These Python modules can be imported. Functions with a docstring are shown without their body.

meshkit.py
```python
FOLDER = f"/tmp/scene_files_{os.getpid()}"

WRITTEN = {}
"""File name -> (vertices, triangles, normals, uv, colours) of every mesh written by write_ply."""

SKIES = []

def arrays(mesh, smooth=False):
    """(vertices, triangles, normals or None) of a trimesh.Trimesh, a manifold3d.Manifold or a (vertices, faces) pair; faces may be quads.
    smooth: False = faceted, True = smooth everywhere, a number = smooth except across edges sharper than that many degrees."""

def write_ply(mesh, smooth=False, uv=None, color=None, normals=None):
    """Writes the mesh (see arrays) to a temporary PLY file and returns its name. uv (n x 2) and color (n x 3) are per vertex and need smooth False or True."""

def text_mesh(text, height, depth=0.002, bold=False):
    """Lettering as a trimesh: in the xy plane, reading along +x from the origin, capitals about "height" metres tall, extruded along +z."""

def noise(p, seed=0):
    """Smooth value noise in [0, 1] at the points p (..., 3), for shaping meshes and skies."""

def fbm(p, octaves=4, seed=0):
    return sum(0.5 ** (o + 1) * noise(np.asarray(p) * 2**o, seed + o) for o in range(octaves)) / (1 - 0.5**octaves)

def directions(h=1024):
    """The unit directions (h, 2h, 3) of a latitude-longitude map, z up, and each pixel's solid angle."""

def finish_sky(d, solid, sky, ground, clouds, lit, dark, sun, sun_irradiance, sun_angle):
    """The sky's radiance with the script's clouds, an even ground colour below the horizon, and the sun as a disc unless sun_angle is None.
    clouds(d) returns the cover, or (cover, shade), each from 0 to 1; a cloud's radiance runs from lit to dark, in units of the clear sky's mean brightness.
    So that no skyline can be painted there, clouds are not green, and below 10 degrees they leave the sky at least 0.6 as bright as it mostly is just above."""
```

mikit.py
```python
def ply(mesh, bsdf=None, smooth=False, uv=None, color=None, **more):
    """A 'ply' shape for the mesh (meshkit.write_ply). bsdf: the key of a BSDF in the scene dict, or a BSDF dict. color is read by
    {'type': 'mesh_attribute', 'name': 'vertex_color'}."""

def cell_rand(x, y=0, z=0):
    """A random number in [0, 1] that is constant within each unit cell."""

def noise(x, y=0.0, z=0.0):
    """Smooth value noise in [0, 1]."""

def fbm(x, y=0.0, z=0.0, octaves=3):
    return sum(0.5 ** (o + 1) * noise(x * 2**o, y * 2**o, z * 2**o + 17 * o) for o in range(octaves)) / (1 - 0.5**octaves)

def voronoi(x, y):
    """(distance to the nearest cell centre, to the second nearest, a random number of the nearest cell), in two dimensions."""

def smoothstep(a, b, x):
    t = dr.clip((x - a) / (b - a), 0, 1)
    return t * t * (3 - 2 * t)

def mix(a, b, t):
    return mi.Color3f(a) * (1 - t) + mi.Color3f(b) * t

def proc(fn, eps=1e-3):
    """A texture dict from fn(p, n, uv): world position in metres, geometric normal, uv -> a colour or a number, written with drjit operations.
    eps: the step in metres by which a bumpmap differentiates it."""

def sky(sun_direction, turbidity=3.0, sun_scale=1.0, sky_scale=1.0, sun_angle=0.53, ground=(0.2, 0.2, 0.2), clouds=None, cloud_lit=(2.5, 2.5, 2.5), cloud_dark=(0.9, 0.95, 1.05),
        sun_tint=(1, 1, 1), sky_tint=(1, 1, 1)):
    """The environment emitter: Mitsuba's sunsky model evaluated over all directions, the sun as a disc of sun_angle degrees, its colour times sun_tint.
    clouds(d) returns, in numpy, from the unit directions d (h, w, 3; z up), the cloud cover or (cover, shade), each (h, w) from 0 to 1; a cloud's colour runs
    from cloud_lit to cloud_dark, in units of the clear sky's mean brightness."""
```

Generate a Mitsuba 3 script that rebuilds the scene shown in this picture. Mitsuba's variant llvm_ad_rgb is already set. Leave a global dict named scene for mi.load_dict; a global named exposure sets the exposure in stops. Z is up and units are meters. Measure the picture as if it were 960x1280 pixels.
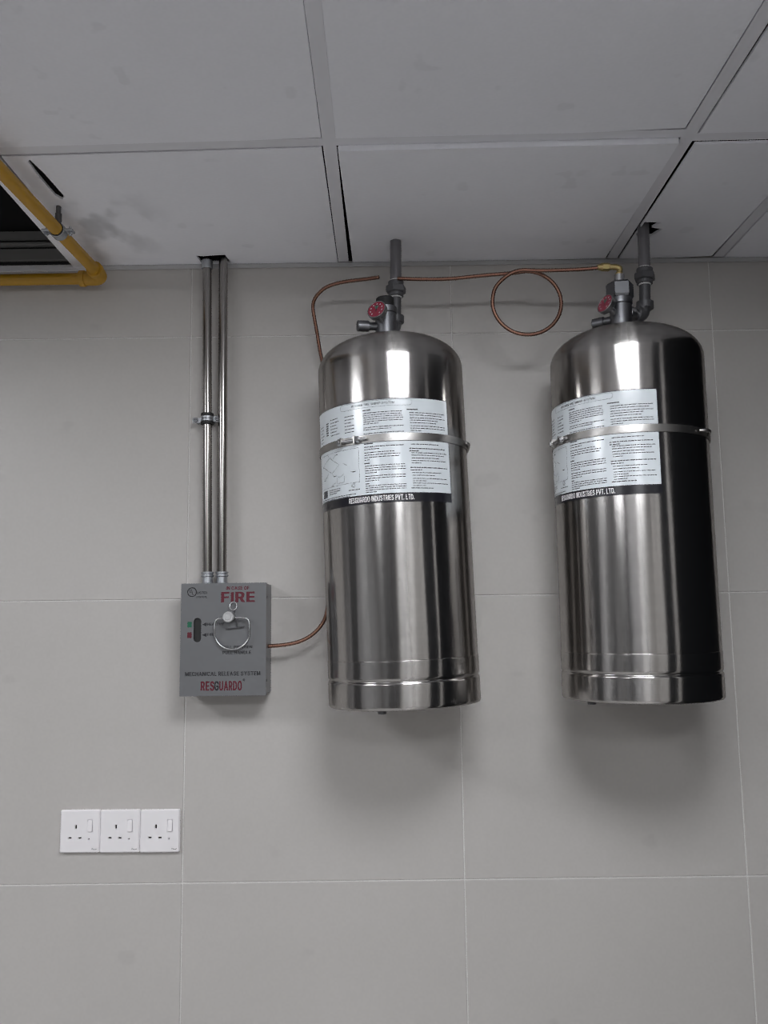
import math, random
import numpy as np
import trimesh
import mitsuba as mi
import drjit as dr
import mikit, meshkit
from shapely.geometry import Polygon, box as sbox
from mikit import proc, noise, fbm, mix, smoothstep

T = mi.ScalarTransform4f
PI = math.pi
scene, labels = {}, {}
rng = random.Random(7)

# ------------------------------------------------------------------ camera, lights, exposure
CAM = np.array([0.4396, -1.8854, 0.5515])
RIGHT = np.array([0.999916, 0.002113, -0.012788])
DOWN = np.array([-0.012952, 0.124974, -0.992075])
FWD = np.array([-0.000498, 0.992158, 0.124991])
m = np.eye(4)
m[:3, 0], m[:3, 1], m[:3, 2], m[:3, 3] = -RIGHT, -DOWN, FWD, CAM
scene['camera'] = {'type': 'perspective', 'fov': 48.72, 'fov_axis': 'x', 'to_world': T(m), 'near_clip': 0.02, 'far_clip': 50}
exposure = 0.90
LED = (11.0, 11.2, 11.6)                      # radiance of the ceiling light panels
H, FLOOR, PLENUM = 1.374, -1.2, 2.0           # ceiling, floor, top of the void over the ceiling
XL, XR, YF = -2.6, 1.42, -4.4                 # left wall, dark right partition, wall behind the camera
LH = .014                                     # depth of the luminaires
# (x0, x1, y0, y1) of the light panels, each fills a cell of the ceiling grid
LAMPS = [(0.380, 0.948, -1.70, -1.135), (-1.50, -0.93, -1.70, -1.135), (0.380, 0.948, -3.55, -2.98), (-1.50, -0.93, -3.55, -2.98)]


# ------------------------------------------------------------------ materials
def P(name, color, rough=0.5, metal=0.0, spec=0.5, **kw):
    c = {'type': 'rgb', 'value': list(color)} if isinstance(color, (tuple, list)) else color
    scene[name] = {'type': 'twosided', 'bsdf': {'type': 'principled', 'base_color': c, 'roughness': rough, 'metallic': metal, 'specular': spec, **kw}}


def metal(name, refl, au, av=None):
    c = {'type': 'rgb', 'value': list(refl)} if isinstance(refl, (tuple, list)) else refl
    scene[name] = {'type': 'twosided', 'bsdf': {'type': 'roughconductor', 'material': 'none', 'distribution': 'ggx',
                   'specular_reflectance': c, 'alpha_u': au, 'alpha_v': av if av is not None else au}}


def tile_color(p, n, uv):
    a = fbm(p.x * 3.1, p.z * 3.1, p.y * 3.1, octaves=4)
    b = noise(p.x * 240, p.z * 240)
    stain = smoothstep(0.78, 0.86, fbm(p.x * 9 + 40, p.z * 14, 3.0, octaves=3)) * 0.05
    k = (0.94 + 0.10 * a + 0.03 * b) * (1 - stain)
    return mi.Color3f(0.470, 0.452, 0.432) * k


def ceil_color(p, n, uv):
    a = fbm(p.x * 4, p.y * 4, 1.0, octaves=4)
    b = noise(p.x * 300, p.y * 300)
    d = dr.sqrt(dr.square((p.x + 0.15) / 0.16) + dr.square((p.y + 0.22) / 0.20))
    dirt = smoothstep(1.2, 0.1, d) * smoothstep(0.42, 0.7, fbm(p.x * 14, p.y * 10, 5.0, octaves=4)) * 0.35
    e = smoothstep(0.74, 0.82, fbm(p.x * 20 + 9, p.y * 20, 2.0, octaves=3)) * 0.06
    return mi.Color3f(0.800, 0.805, 0.845) * (0.95 + 0.07 * a + 0.03 * b) * (1 - dirt) * (1 - e)


def steel_c(p, n, uv):
    k = 0.93 + 0.07 * noise(p.z * 500, uv.x * 12) + 0.06 * noise(uv.x * 160, p.z * 3)
    return mi.Color3f(0.44, 0.425, 0.41) * k


def steel_blend(p, n, uv):
    # share of the brushed, streaky finish: more on the pressed dome than on the rolled shell
    return mi.Float(0.20) + 0.09 * noise(p.z * 350, uv.x * 6) + 0.10 * smoothstep(1.02, 1.08, p.z)


def brushed(name, refl, weight, a, au, av):
    """polished metal with fine brush lines around it: a sharp reflection under an upright streaky one"""
    c = {'type': 'rgb', 'value': list(refl)} if isinstance(refl, (tuple, list)) else refl
    one = lambda x, y: {'type': 'roughconductor', 'material': 'none', 'distribution': 'ggx', 'specular_reflectance': c, 'alpha_u': x, 'alpha_v': y}
    scene[name] = {'type': 'twosided', 'bsdf': {'type': 'blendbsdf', 'weight': weight, 'first': one(*a), 'second': one(au, av)}}


P('m_tile', proc(tile_color), 0.42, spec=0.45)
P('m_grout', (0.66, 0.65, 0.63), 0.8, spec=0.2)
P('m_ceil', proc(ceil_color), 0.85, spec=0.2)
P('m_tbar', (0.70, 0.70, 0.735), 0.55, spec=0.3)
P('m_frame', (0.82, 0.82, 0.85), 0.5, spec=0.3)
P('m_trim', (0.46, 0.46, 0.465), 0.6, spec=0.3)
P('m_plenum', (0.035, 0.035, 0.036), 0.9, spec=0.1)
P('m_concrete', (0.20, 0.20, 0.195), 0.9, spec=0.1)
P('m_floor', (0.46, 0.45, 0.44), 0.35)
P('m_paint', (0.42, 0.41, 0.395), 0.6)
P('m_paintgrey', (0.30, 0.30, 0.305), 0.6)
P('m_black', (0.010, 0.011, 0.013), 0.8, spec=0.1)
P('m_darkdoor', (0.035, 0.036, 0.038), 0.4)
P('m_yellow', (0.42, 0.225, 0.015), 0.42)
P('m_white', (0.80, 0.78, 0.79), 0.3)
P('m_hole', (0.01, 0.01, 0.01), 0.6)
P('m_box', (0.165, 0.168, 0.174), 0.42, metal=0.3)
P('m_red', (0.095, 0.006, 0.016), 0.5)
P('m_green', (0.008, 0.11, 0.06), 0.5)
P('m_ink', (0.015, 0.015, 0.018), 0.5)
P('m_print', (0.06, 0.065, 0.075), 0.6)
P('m_label', (0.66, 0.71, 0.74), 0.16, spec=0.55)
P('m_labelblack', (0.012, 0.012, 0.016), 0.22)
P('m_rubber', (0.012, 0.012, 0.012), 0.6)
P('m_pipe', (0.095, 0.095, 0.10), 0.42, metal=0.4)
P('m_riser', (0.16, 0.155, 0.165), 0.45, metal=0.3)
P('m_tape', (0.62, 0.62, 0.62), 0.6)
P('m_gaugered', (0.24, 0.022, 0.045), 0.2)
P('m_gaugegreen', (0.10, 0.16, 0.13), 0.3)
P('m_seal', (0.42, 0.42, 0.42), 0.35)
brushed('m_steel', proc(steel_c), proc(steel_blend), (0.016, 0.03), 0.026, 0.45)
metal('m_chrome', (0.52, 0.52, 0.53), 0.10)
metal('m_strap', (0.42, 0.41, 0.395), 0.12)
metal('m_conduit', (0.33, 0.315, 0.30), 0.04)
metal('m_zinc', (0.50, 0.52, 0.545), 0.22)
metal('m_valve', (0.24, 0.245, 0.26), 0.15)
metal('m_brass', (0.55, 0.43, 0.20), 0.28)
metal('m_copper', (0.25, 0.140, 0.105), 0.2)


# ------------------------------------------------------------------ helpers
def numbered(key):
    if key not in scene and key not in labels:
        return key
    k = 1
    while f'{key}_{k:03d}' in scene or f'{key}_{k:03d}' in labels:
        k += 1
    return f'{key}_{k:03d}'


def add(key, mesh, bsdf, smooth=False, uv=None, label=None, kind=None, **more):
    key = numbered(key)
    scene[key] = mikit.ply(mesh, bsdf, smooth=smooth, uv=uv, **more)
    if label:
        labels[key] = {'label': label}
    if kind:
        labels.setdefault(key, {})['kind'] = kind
    return key


def thing(key, label, cat, group=None):
    key = numbered(key)
    labels[key] = {'label': label, 'category': cat}
    if group:
        labels[key]['group'] = group
    return key


def struct(key, mesh, bsdf, smooth=False):
    scene[key] = mikit.ply(mesh, bsdf, smooth=smooth)
    labels[key] = {'kind': 'structure'}
    return key


def cat(*ms):
    return trimesh.util.concatenate([x for x in ms])


def bx(x0, x1, y0, y1, z0, z1):
    return trimesh.creation.box(bounds=[[x0, y0, z0], [x1, y1, z1]])


def rbx(x0, x1, y0, y1, z0, z1, c=0.002):
    """box with chamfered edges"""
    pts = []
    for x, sx in ((x0, 1), (x1, -1)):
        for y, sy in ((y0, 1), (y1, -1)):
            for z, sz in ((z0, 1), (z1, -1)):
                pts += [(x + sx * c, y + sy * c, z), (x + sx * c, y, z + sz * c), (x, y + sy * c, z + sz * c)]
    return trimesh.convex.convex_hull(np.array(pts))


def lathe(profile, n=64, axis=(0, 0, 1), origin=(0, 0, 0), seam=PI / 2, uvs=False):
    """profile: list of (r, h) from bottom to top, outside facing out."""
    pr = np.array(profile, float)
    a = seam + np.linspace(0, 2 * PI, n + 1)
    if not uvs:
        a = a[:-1]
    k = len(a)
    r, h = pr[:, 0], pr[:, 1]
    v = np.stack([np.outer(r, np.cos(a)), np.outer(r, np.sin(a)), np.repeat(h[:, None], k, 1)], -1).reshape(-1, 3)
    f = []
    cols = range(n)
    for i in range(len(pr) - 1):
        for j in cols:
            j2 = j + 1 if uvs else (j + 1) % k
            A, B, C, D = i * k + j, i * k + j2, (i + 1) * k + j2, (i + 1) * k + j
            if r[i] > 1e-9:
                f.append((A, B, C))
            if r[i + 1] > 1e-9:
                f.append((A, C, D))
            if r[i] <= 1e-9 and r[i + 1] > 1e-9:
                pass
    if not uvs:
        mm = trimesh.Trimesh(v, np.array(f), process=True)
    else:
        mm = trimesh.Trimesh(v, np.array(f), process=False)
    z = np.array(axis, float) / np.linalg.norm(axis)
    if abs(z[2]) < 0.9999999:
        x = np.cross([0, 0, 1], z); x /= np.linalg.norm(x)
        R = np.eye(4); R[:3, 0], R[:3, 1], R[:3, 2] = x, np.cross(z, x), z
        mm.apply_transform(R)
    elif z[2] < 0:
        mm.apply_transform(trimesh.transformations.rotation_matrix(PI, [1, 0, 0]))
    mm.apply_translation(origin)
    if uvs:
        return mm, np.stack([np.tile(np.linspace(0, 1, k), len(pr)), np.repeat(h, k)], -1)
    return mm


def cyl(p0, p1, r, n=32, c=0.0008, r2=None):
    p0, p1 = np.array(p0, float), np.array(p1, float)
    L = np.linalg.norm(p1 - p0)
    r2 = r if r2 is None else r2
    return lathe([(0, 0), (r - c, 0), (r, c), (r2, L - c), (r2 - c, L), (0, L)], n, p1 - p0, p0)


def collar(p0, p1, r0, r1, n=32):
    """an open ring around a pipe"""
    p0, p1 = np.array(p0, float), np.array(p1, float)
    L = np.linalg.norm(p1 - p0)
    return lathe([(r0, 0), (r1 - .0004, 0), (r1, .0004), (r1, L - .0004), (r1 - .0004, L), (r0, L), (r0, 0)], n, p1 - p0, p0)


def hexprism(p0, p1, r, c=0.15):
    p0, p1 = np.array(p0, float), np.array(p1, float)
    L = np.linalg.norm(p1 - p0)
    h = r * c
    return lathe([(0, 0), (r * .9, 0), (r, h), (r, L - h), (r * .9, L), (0, L)], 6, p1 - p0, p0, seam=PI / 6 + 0.25)


def spline(pts, n=12):
    from scipy.interpolate import CubicSpline
    pts = np.array(pts, float)
    d = np.r_[0, np.cumsum(np.linalg.norm(np.diff(pts, axis=0), axis=1) ** 0.5)]
    return CubicSpline(d, pts)(np.linspace(0, d[-1], n * (len(pts) - 1) + 1))


def tube(path, r, n=16, closed=False):
    path = np.array(path, float)
    N = len(path)
    t = np.gradient(path, axis=0) if not closed else np.roll(path, -1, 0) - np.roll(path, 1, 0)
    t /= np.linalg.norm(t, axis=1, keepdims=True)
    u = np.cross(t[0], [0.3, 0.2, 0.9]); u /= np.linalg.norm(u)
    rings = []
    a = np.arange(n) / n * 2 * PI
    for i in range(N):
        u = u - t[i] * (u @ t[i]); u /= np.linalg.norm(u)
        w = np.cross(t[i], u)
        rings.append(path[i] + r * (np.outer(np.cos(a), u) + np.outer(np.sin(a), w)))
    v = np.vstack(rings)
    f = []
    for i in range(N if closed else N - 1):
        i2 = (i + 1) % N
        for j in range(n):
            j2 = (j + 1) % n
            f += [(i * n + j, i * n + j2, i2 * n + j2), (i * n + j, i2 * n + j2, i2 * n + j)]
    if not closed:
        v = np.vstack([v, path[0], path[-1]])
        for j in range(n):
            j2 = (j + 1) % n
            f += [(N * n, j2, j), (N * n + 1, (N - 1) * n + j, (N - 1) * n + j2)]
    return trimesh.Trimesh(v, np.array(f), process=False)


def poly(shape, z0, z1):
    mm = trimesh.creation.extrude_polygon(shape, z1 - z0, engine='earcut')
    mm.apply_translation([0, 0, z0])
    return mm


def front(mesh, x, y, z):
    """a mesh drawn in the xy plane, extruded along +z, set on a wall-like face at y looking towards -y"""
    v = np.array(mesh.vertices)
    return trimesh.Trimesh(np.c_[x + v[:, 0], y - v[:, 2], z + v[:, 1]], mesh.faces, process=False)


GLYPHS = {}


def line_mesh(s, h, depth, bold, heavy=0.0):
    """a line of lettering, set glyph by glyph, with a plain upright for the capital I; heavy thickens the strokes by that share of the height"""
    x, out = 0.0, []
    for c in s:
        if c == ' ':
            x += .46 * h
            continue
        if (c, bold) not in GLYPHS:
            if c == 'I':
                g = trimesh.creation.box(bounds=[[0, 0, 0], [.135 + .03 * bold, 1, 1]])
            else:
                g = meshkit.text_mesh(c, 1.0, 1.0, bold)
            v = np.array(g.vertices)
            v[:, 0] -= v[:, 0].min()
            GLYPHS[(c, bold)] = (v, np.array(g.faces))
        v, f = GLYPHS[(c, bold)]
        w = v[:, 0].max() * h
        for d in ((0.0,) if not heavy else (-.5 * heavy * h, 0.0, .5 * heavy * h)):
            out.append(trimesh.Trimesh(v * [h, h, depth * (1 + .15 * (d != 0))] + [x + d, 0, 0], f, process=False))
        x += w + (.15 + heavy) * h
    return cat(*out)


def text(s, x0, x1, z0, h, y, bold=False, depth=0.0004, heavy=0.0):
    t = line_mesh(s, h, depth, bold, heavy)
    b = t.bounds
    v = np.array(t.vertices)
    v[:, 0] = (v[:, 0] - b[0, 0]) / (b[1, 0] - b[0, 0]) * (x1 - x0)
    return front(trimesh.Trimesh(v, t.faces, process=False), x0, y, z0)


# ------------------------------------------------------------------ the room
struct('floor', bx(XL - .1, XR + .1, YF - .1, .1, FLOOR - .05, FLOOR), 'm_floor')
wb = struct('wall_back', bx(XL, XR + .1, 0.0015, 0.08, FLOOR, PLENUM), 'm_grout')
G = 0.0013                                      # half a joint
xs = [-2.4, -1.8, -1.2, -.6, 0, .6, 1.2, 1.8]
zs = [-1.2, -.6, 0, .6, 1.2, 1.8]
k = 0
for i in range(len(xs)):
    x0 = XL if i == 0 else xs[i - 1]
    x1 = min(xs[i], XR)
    for j in range(len(zs) - 1):
        z0, z1 = zs[j], min(zs[j + 1], H + .004)
        if x1 - x0 < .03:
            continue
        # the tiles are laid with tiny unevenness
        o = 0.0004 * (rng.random() - .5)
        add('wall_back__tile', rbx(x0 + G, x1 - G, o - 0.0004, 0.009, z0 + G, z1 - G, 0.0007), 'm_tile')
# bare wall seen through the open ceiling hatch
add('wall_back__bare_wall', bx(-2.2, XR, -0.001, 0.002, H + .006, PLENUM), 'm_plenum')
struct('wall_left', bx(XL - .1, XL, YF, .1, FLOOR, PLENUM), 'm_paintgrey')
struct('wall_front', bx(XL, XR + .1, YF - .1, YF, FLOOR, PLENUM), 'm_paint')
wr = struct('wall_right', bx(XR, XR + .1, YF, .1, FLOOR, PLENUM), 'm_paint')
add('wall_right__dark_panel', rbx(XR - .02, XR - .001, -0.84, -0.002, FLOOR, H - .002, .002), 'm_black')
add('wall_right__edge_strip', rbx(XR - .03, XR - .001, -0.95, -0.842, FLOOR, H - .002, .002), 'm_paint')
add('wall_right__dark_panel', rbx(XR - .02, XR - .001, -1.50, -0.952, FLOOR, H - .002, .002), 'm_black')
add('wall_left__dark_panel', rbx(XL + .001, XL + .02, -3.3, -2.3, FLOOR, 1.0, .002), 'm_darkdoor')
add('wall_left__dark_panel', rbx(XL + .001, XL + .02, -1.5, -.75, FLOOR, 1.1, .002), 'm_darkdoor')
add('wall_front__dark_panel', rbx(.55, .80, YF + .001, YF + .02, FLOOR, 1.1, .002), 'm_darkdoor')
struct('door_1', bx(-2.4, .0, YF + .001, YF + .03, FLOOR, 1.25), 'm_darkdoor')
add('door_1__handle', cyl((-.25, YF + .06, -.35), (-.25, YF + .06, .0), .012), 'm_chrome', 40)

# ceiling: lay-in panels on a grid of T bars, void above
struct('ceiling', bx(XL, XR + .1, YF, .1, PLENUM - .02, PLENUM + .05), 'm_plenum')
PW = .6235
gx = [.352 + PW * i for i in range(-5, 2)]       # bars that run to the wall
gy = [-.503 - .617 * i for i in range(0, 7)]     # bars along the wall
gx = [g for g in gx if XL + .05 < g < XR - .05]
gy = [g for g in gy if g > YF + .05]
F = .012                                        # half of a flange
HX0, HX1, HY0 = -.90, -.275, -1.11               # hatch opening
RT = 1.222                                      # narrow bar near the right partition
ZT = H + .0015
for i, g in enumerate(gx):
    y0 = YF
    if abs(g + .2715) < .01:
        continue                                # the hatch frame takes this place
    add('ceiling__grid_bar', cat(bx(g - F, g + F, YF, -.002, ZT, ZT + .002), bx(g - .002, g + .002, YF, -.002, ZT, ZT + .038)), 'm_tbar')
add('ceiling__grid_bar', cat(bx(RT - F, RT + F, YF, -.002, ZT, ZT + .002), bx(RT - .002, RT + .002, YF, -.002, ZT, ZT + .038)), 'm_tbar')
xe = [XL] + [g for g in gx] + [RT, XR - .02]
for g in gy:
    for a, b in zip(xe[:-1], xe[1:]):
        if g > -1.0 and HX0 - .3 < a < HX1 - .02:
            continue
        # cross pieces lie a little skew, as they do
        sk = .016 if (g > -.6 and a > -.3 and b < .5) else (-.012 if (g > -.6 and b < 1.0) else -.004)
        dy0, dy1 = (sk, 0) if b < .5 else (0, sk)
        a2, b2 = a + (F if a > XL else 0), b - F
        q = Polygon([(a2, g + dy0 - F), (b2, g + dy1 - F), (b2, g + dy1 + F), (a2, g + dy0 + F)])
        w = Polygon([(a2, g + dy0 - .002), (b2, g + dy1 - .002), (b2, g + dy1 + .002), (a2, g + dy0 + .002)])
        add('ceiling__grid_bar', cat(poly(q, ZT, ZT + .002), poly(w, ZT + .002, ZT + .038)), 'm_tbar')


def panel(shape, z=H, sag=0.0):
    mm = poly(shape, z, z + (.005 if sag < .005 else .016))
    v = np.array(mm.vertices)
    v[:, 2] += sag * (v[:, 1] + .004) / .49          # the edge on the room side hangs a little lower
    mm = trimesh.Trimesh(v, mm.faces, process=False)
    add('ceiling__panel', mm, 'm_ceil')


done = set()
# the panels in view, each with its own cut and its own gaps
panel(Polygon([(-.232, -.4715), (.3375, -.4890), (.3385, -.004), (-.232, -.004)],
              [[(-.1865, -.4605), (-.1795, -.415), (-.1765, -.365), (-.1745, -.328), (-.1830, -.315), (-.1905, -.330), (-.1925, -.365), (-.1935, -.41), (-.1925, -.455)],
               [(.020, -.050), (.036, -.047), (.060, -.051), (.086, -.053), (.0925, -.010), (.024, -.012)]]))
panel(Polygon([(.3665, -.4905), (.9600, -.5015), (.9590, -.006), (.7, -.004), (.3735, -.004)]), sag=.009)
panel(Polygon([(.9925, -.4895), (1.2065, -.4935), (1.2040, -.014), (1.13, -.006), (.9925, -.004)],
              [[(.9945, -.190), (1.030, -.188), (1.018, -.164), (1.044, -.156), (1.030, -.124), (1.0, -.122), (.9945, -.13)]]), sag=.004)
panel(Polygon([(1.236, -.492), (XR - .022, -.492), (XR - .022, -.004), (1.236, -.004)]))
panel(Polygon([(-.258, -1.105), (.3397, -1.106), (.3390, -.5195), (.22, -.5135), (-.258, -.5005)]))
panel(Polygon([(.3643, -1.106), (.9615, -1.106), (.9600, -.5335), (.78, -.5230), (.3643, -.5160)]))
panel(Polygon([(.9935, -1.106), (1.2085, -1.106), (1.2085, -.521), (.9905, -.517)]))
panel(Polygon([(1.236, -1.106), (XR - .022, -1.106), (XR - .022, -.521), (1.236, -.521)]))
ye = [-.503 + .5] + gy + [YF]
for r in range(0, len(ye) - 1):
    y1, y0 = ye[r], ye[r + 1]
    for a, b in zip(xe[:-1], xe[1:]):
        if r < 2 and a > -.3:
            continue
        if r < 2 and HX0 - .3 < a and b < HX1 + .05:
            continue
        cx, cy = (a + b) / 2, (y0 + y1) / 2
        if any(l[0] - .05 < cx < l[1] + .05 and l[2] - .05 < cy < l[3] + .05 for l in LAMPS):
            continue
        panel(sbox(a + F + .002, y0 + F + .002, b - F - .002, y1 - (F if r else 0) - .002))

# hatch frame
struct('trim_1', cat(bx(-.275, -.236, -1.108, -.002, H - .003, H + .003), bx(-.275, -.271, -1.108, -.002, H + .003, H + .06),
                     bx(-.895, -.275, -1.125, -1.09, H - .003, H + .003), bx(-.90, -.86, -1.108, -.002, H - .003, H + .003)), 'm_frame')
struct('trim_2', rbx(-.235, XR - .02, -.0055, -.0012, H - .0105, H - .0005, .0008), 'm_trim')
struct('trim_3', rbx(-.90, -.235, -.0060, -.0012, H - .012, H + .002, .0008), 'm_frame')
# what shows through the hatch: a metal duct and a conduit rail along the wall
t = thing('ventilation_duct', 'grey sheet metal duct in the open ceiling hatch above the yellow pipe', 'duct')
add(t + '__side', rbx(-1.6, -.10, -.012, -.0015, H + .012, H + .040, .001), 'm_concrete')
add(t + '__rail', rbx(-1.6, -.10, -.020, -.0015, H + .0465, H + .0525, .001), 'm_concrete')
add(t + '__flange', rbx(-1.6, -.10, -.014, -.0015, H + .060, H + .082, .001), 'm_concrete')

# light panels
for i, (x0, x1, y0, y1) in enumerate(LAMPS):
    t = thing('ceiling_light', ['square ceiling light panel in front of the steel tanks, mirrored in them', 'square ceiling light panel left of the room, near the open hatch',
                                'square ceiling light panel at the back of the room on the right', 'square ceiling light panel at the back of the room on the left'][i], 'light')
    # surface-mounted luminaire: a metal tray with a deep opal cover that glows on its five free sides
    add(t + '__tray', bx(x0 - .012, x1 + .012, y0 - .012, y1 + .012, H - .006, H + .012), 'm_white')
    q = [(x0, y0), (x1, y0), (x1, y1), (x0, y1)]
    c_ = .01
    q2 = [(x0 + c_, y0 + c_), (x1 - c_, y0 + c_), (x1 - c_, y1 - c_), (x0 + c_, y1 - c_)]
    vv = np.array([(a, b, H - .0065) for a, b in q] + [(a, b, H - LH) for a, b in q2])
    ff = [(4, 7, 6), (4, 6, 5)]
    for k in range(4):
        k2 = (k + 1) % 4
        ff += [(k, k + 4, k2 + 4), (k, k2 + 4, k2)]
    add(t + '__opal_cover', trimesh.Trimesh(vv, ff, process=False), 'm_white', emitter={'type': 'area', 'radiance': {'type': 'rgb', 'value': list(LED)}})

# ------------------------------------------------------------------ tanks
TILT = 40.0


class Frame:
    """local frame of a tank: z = 0 at the foot, angles from the front (-y) towards +x."""

    def __init__(s, x, y, z, R, rot=0.0, lean=0.0):
        s.R = R
        a = math.radians(rot)
        rz = np.array([[math.cos(a), -math.sin(a), 0], [math.sin(a), math.cos(a), 0], [0, 0, 1]])
        ry = np.array([[math.cos(lean), 0, math.sin(lean)], [0, 1, 0], [-math.sin(lean), 0, math.cos(lean)]])
        s.M = np.eye(4); s.M[:3, :3] = ry @ rz; s.M[:3, 3] = (x, y, z)

    def __call__(s, mesh):
        mesh = mesh.copy(); mesh.apply_transform(s.M)
        return mesh

    def pt(s, *p):
        return s.M[:3, :3] @ np.array(p, float) + s.M[:3, 3]


def wrap(u, v, r):
    """label millimetres (u from the label's left edge, v from the tank's foot) to the cylinder"""
    ang = A0 + u / RL
    return np.stack([r * np.sin(ang), -r * np.cos(ang), v], -1)


A0, A1, RL = math.radians(-80.0), math.radians(44.6), .15
LW = (A1 - A0) * RL


def sheet(u0, u1, v0, v1, r, n=48):
    u = np.linspace(u0, u1, n + 1)
    v = np.vstack([wrap(u, np.full(n + 1, v0), r), wrap(u, np.full(n + 1, v1), r)])
    f = []
    for i in range(n):
        f += [(i, i + 1, n + 2 + i), (i, n + 2 + i, n + 1 + i)]
    return v, np.array(f)


def sheets(rects, r):
    vs, fs, k = [], [], 0
    for (u0, u1, v0, v1) in rects:
        v, f = sheet(u0, u1, v0, v1, r, max(1, int((u1 - u0) / .004)))
        vs.append(v); fs.append(f + k); k += len(v)
    return trimesh.Trimesh(np.vstack(vs), np.vstack(fs), process=False)


def strokes(lines, w, r):
    """polylines in (u, v) as thin ribbons on the cylinder"""
    vs, fs, k = [], [], 0
    for pl in lines:
        for (a, b) in zip(pl[:-1], pl[1:]):
            a, b = np.array(a, float), np.array(b, float)
            L = np.linalg.norm(b - a)
            if L < 1e-6:
                continue
            nrm = np.array([-(b - a)[1], (b - a)[0]]) / L * w / 2
            n = max(1, int(abs(b[0] - a[0]) / .004))
            for i in range(n):
                p, q = a + (b - a) * i / n, a + (b - a) * (i + 1) / n
                c = np.array([p - nrm, q - nrm, q + nrm, p + nrm])
                vs.append(wrap(c[:, 0], c[:, 1], r)); fs.append(np.array([(0, 1, 2), (0, 2, 3)]) + k); k += 4
    return trimesh.Trimesh(np.vstack(vs), np.vstack(fs), process=False)


def curved_text(s, u0, u1, v0, h, r, bold=True, heavy=0.0):
    t = line_mesh(s, h, .0001, bold, heavy)
    b = t.bounds
    v = np.array(t.vertices)
    u = u0 + (v[:, 0] - b[0, 0]) / (b[1, 0] - b[0, 0]) * (u1 - u0)
    p = wrap(u, v0 + v[:, 1], 1.0)
    p[:, :2] *= (r + v[:, 2])[:, None]
    return trimesh.Trimesh(p, t.faces, process=False)


def arc(cx, cy, r, a0, a1, n=12):
    return [(cx + r * math.cos(math.radians(a0 + (a1 - a0) * i / n)), cy + r * math.sin(math.radians(a0 + (a1 - a0) * i / n))) for i in range(n + 1)]


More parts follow.
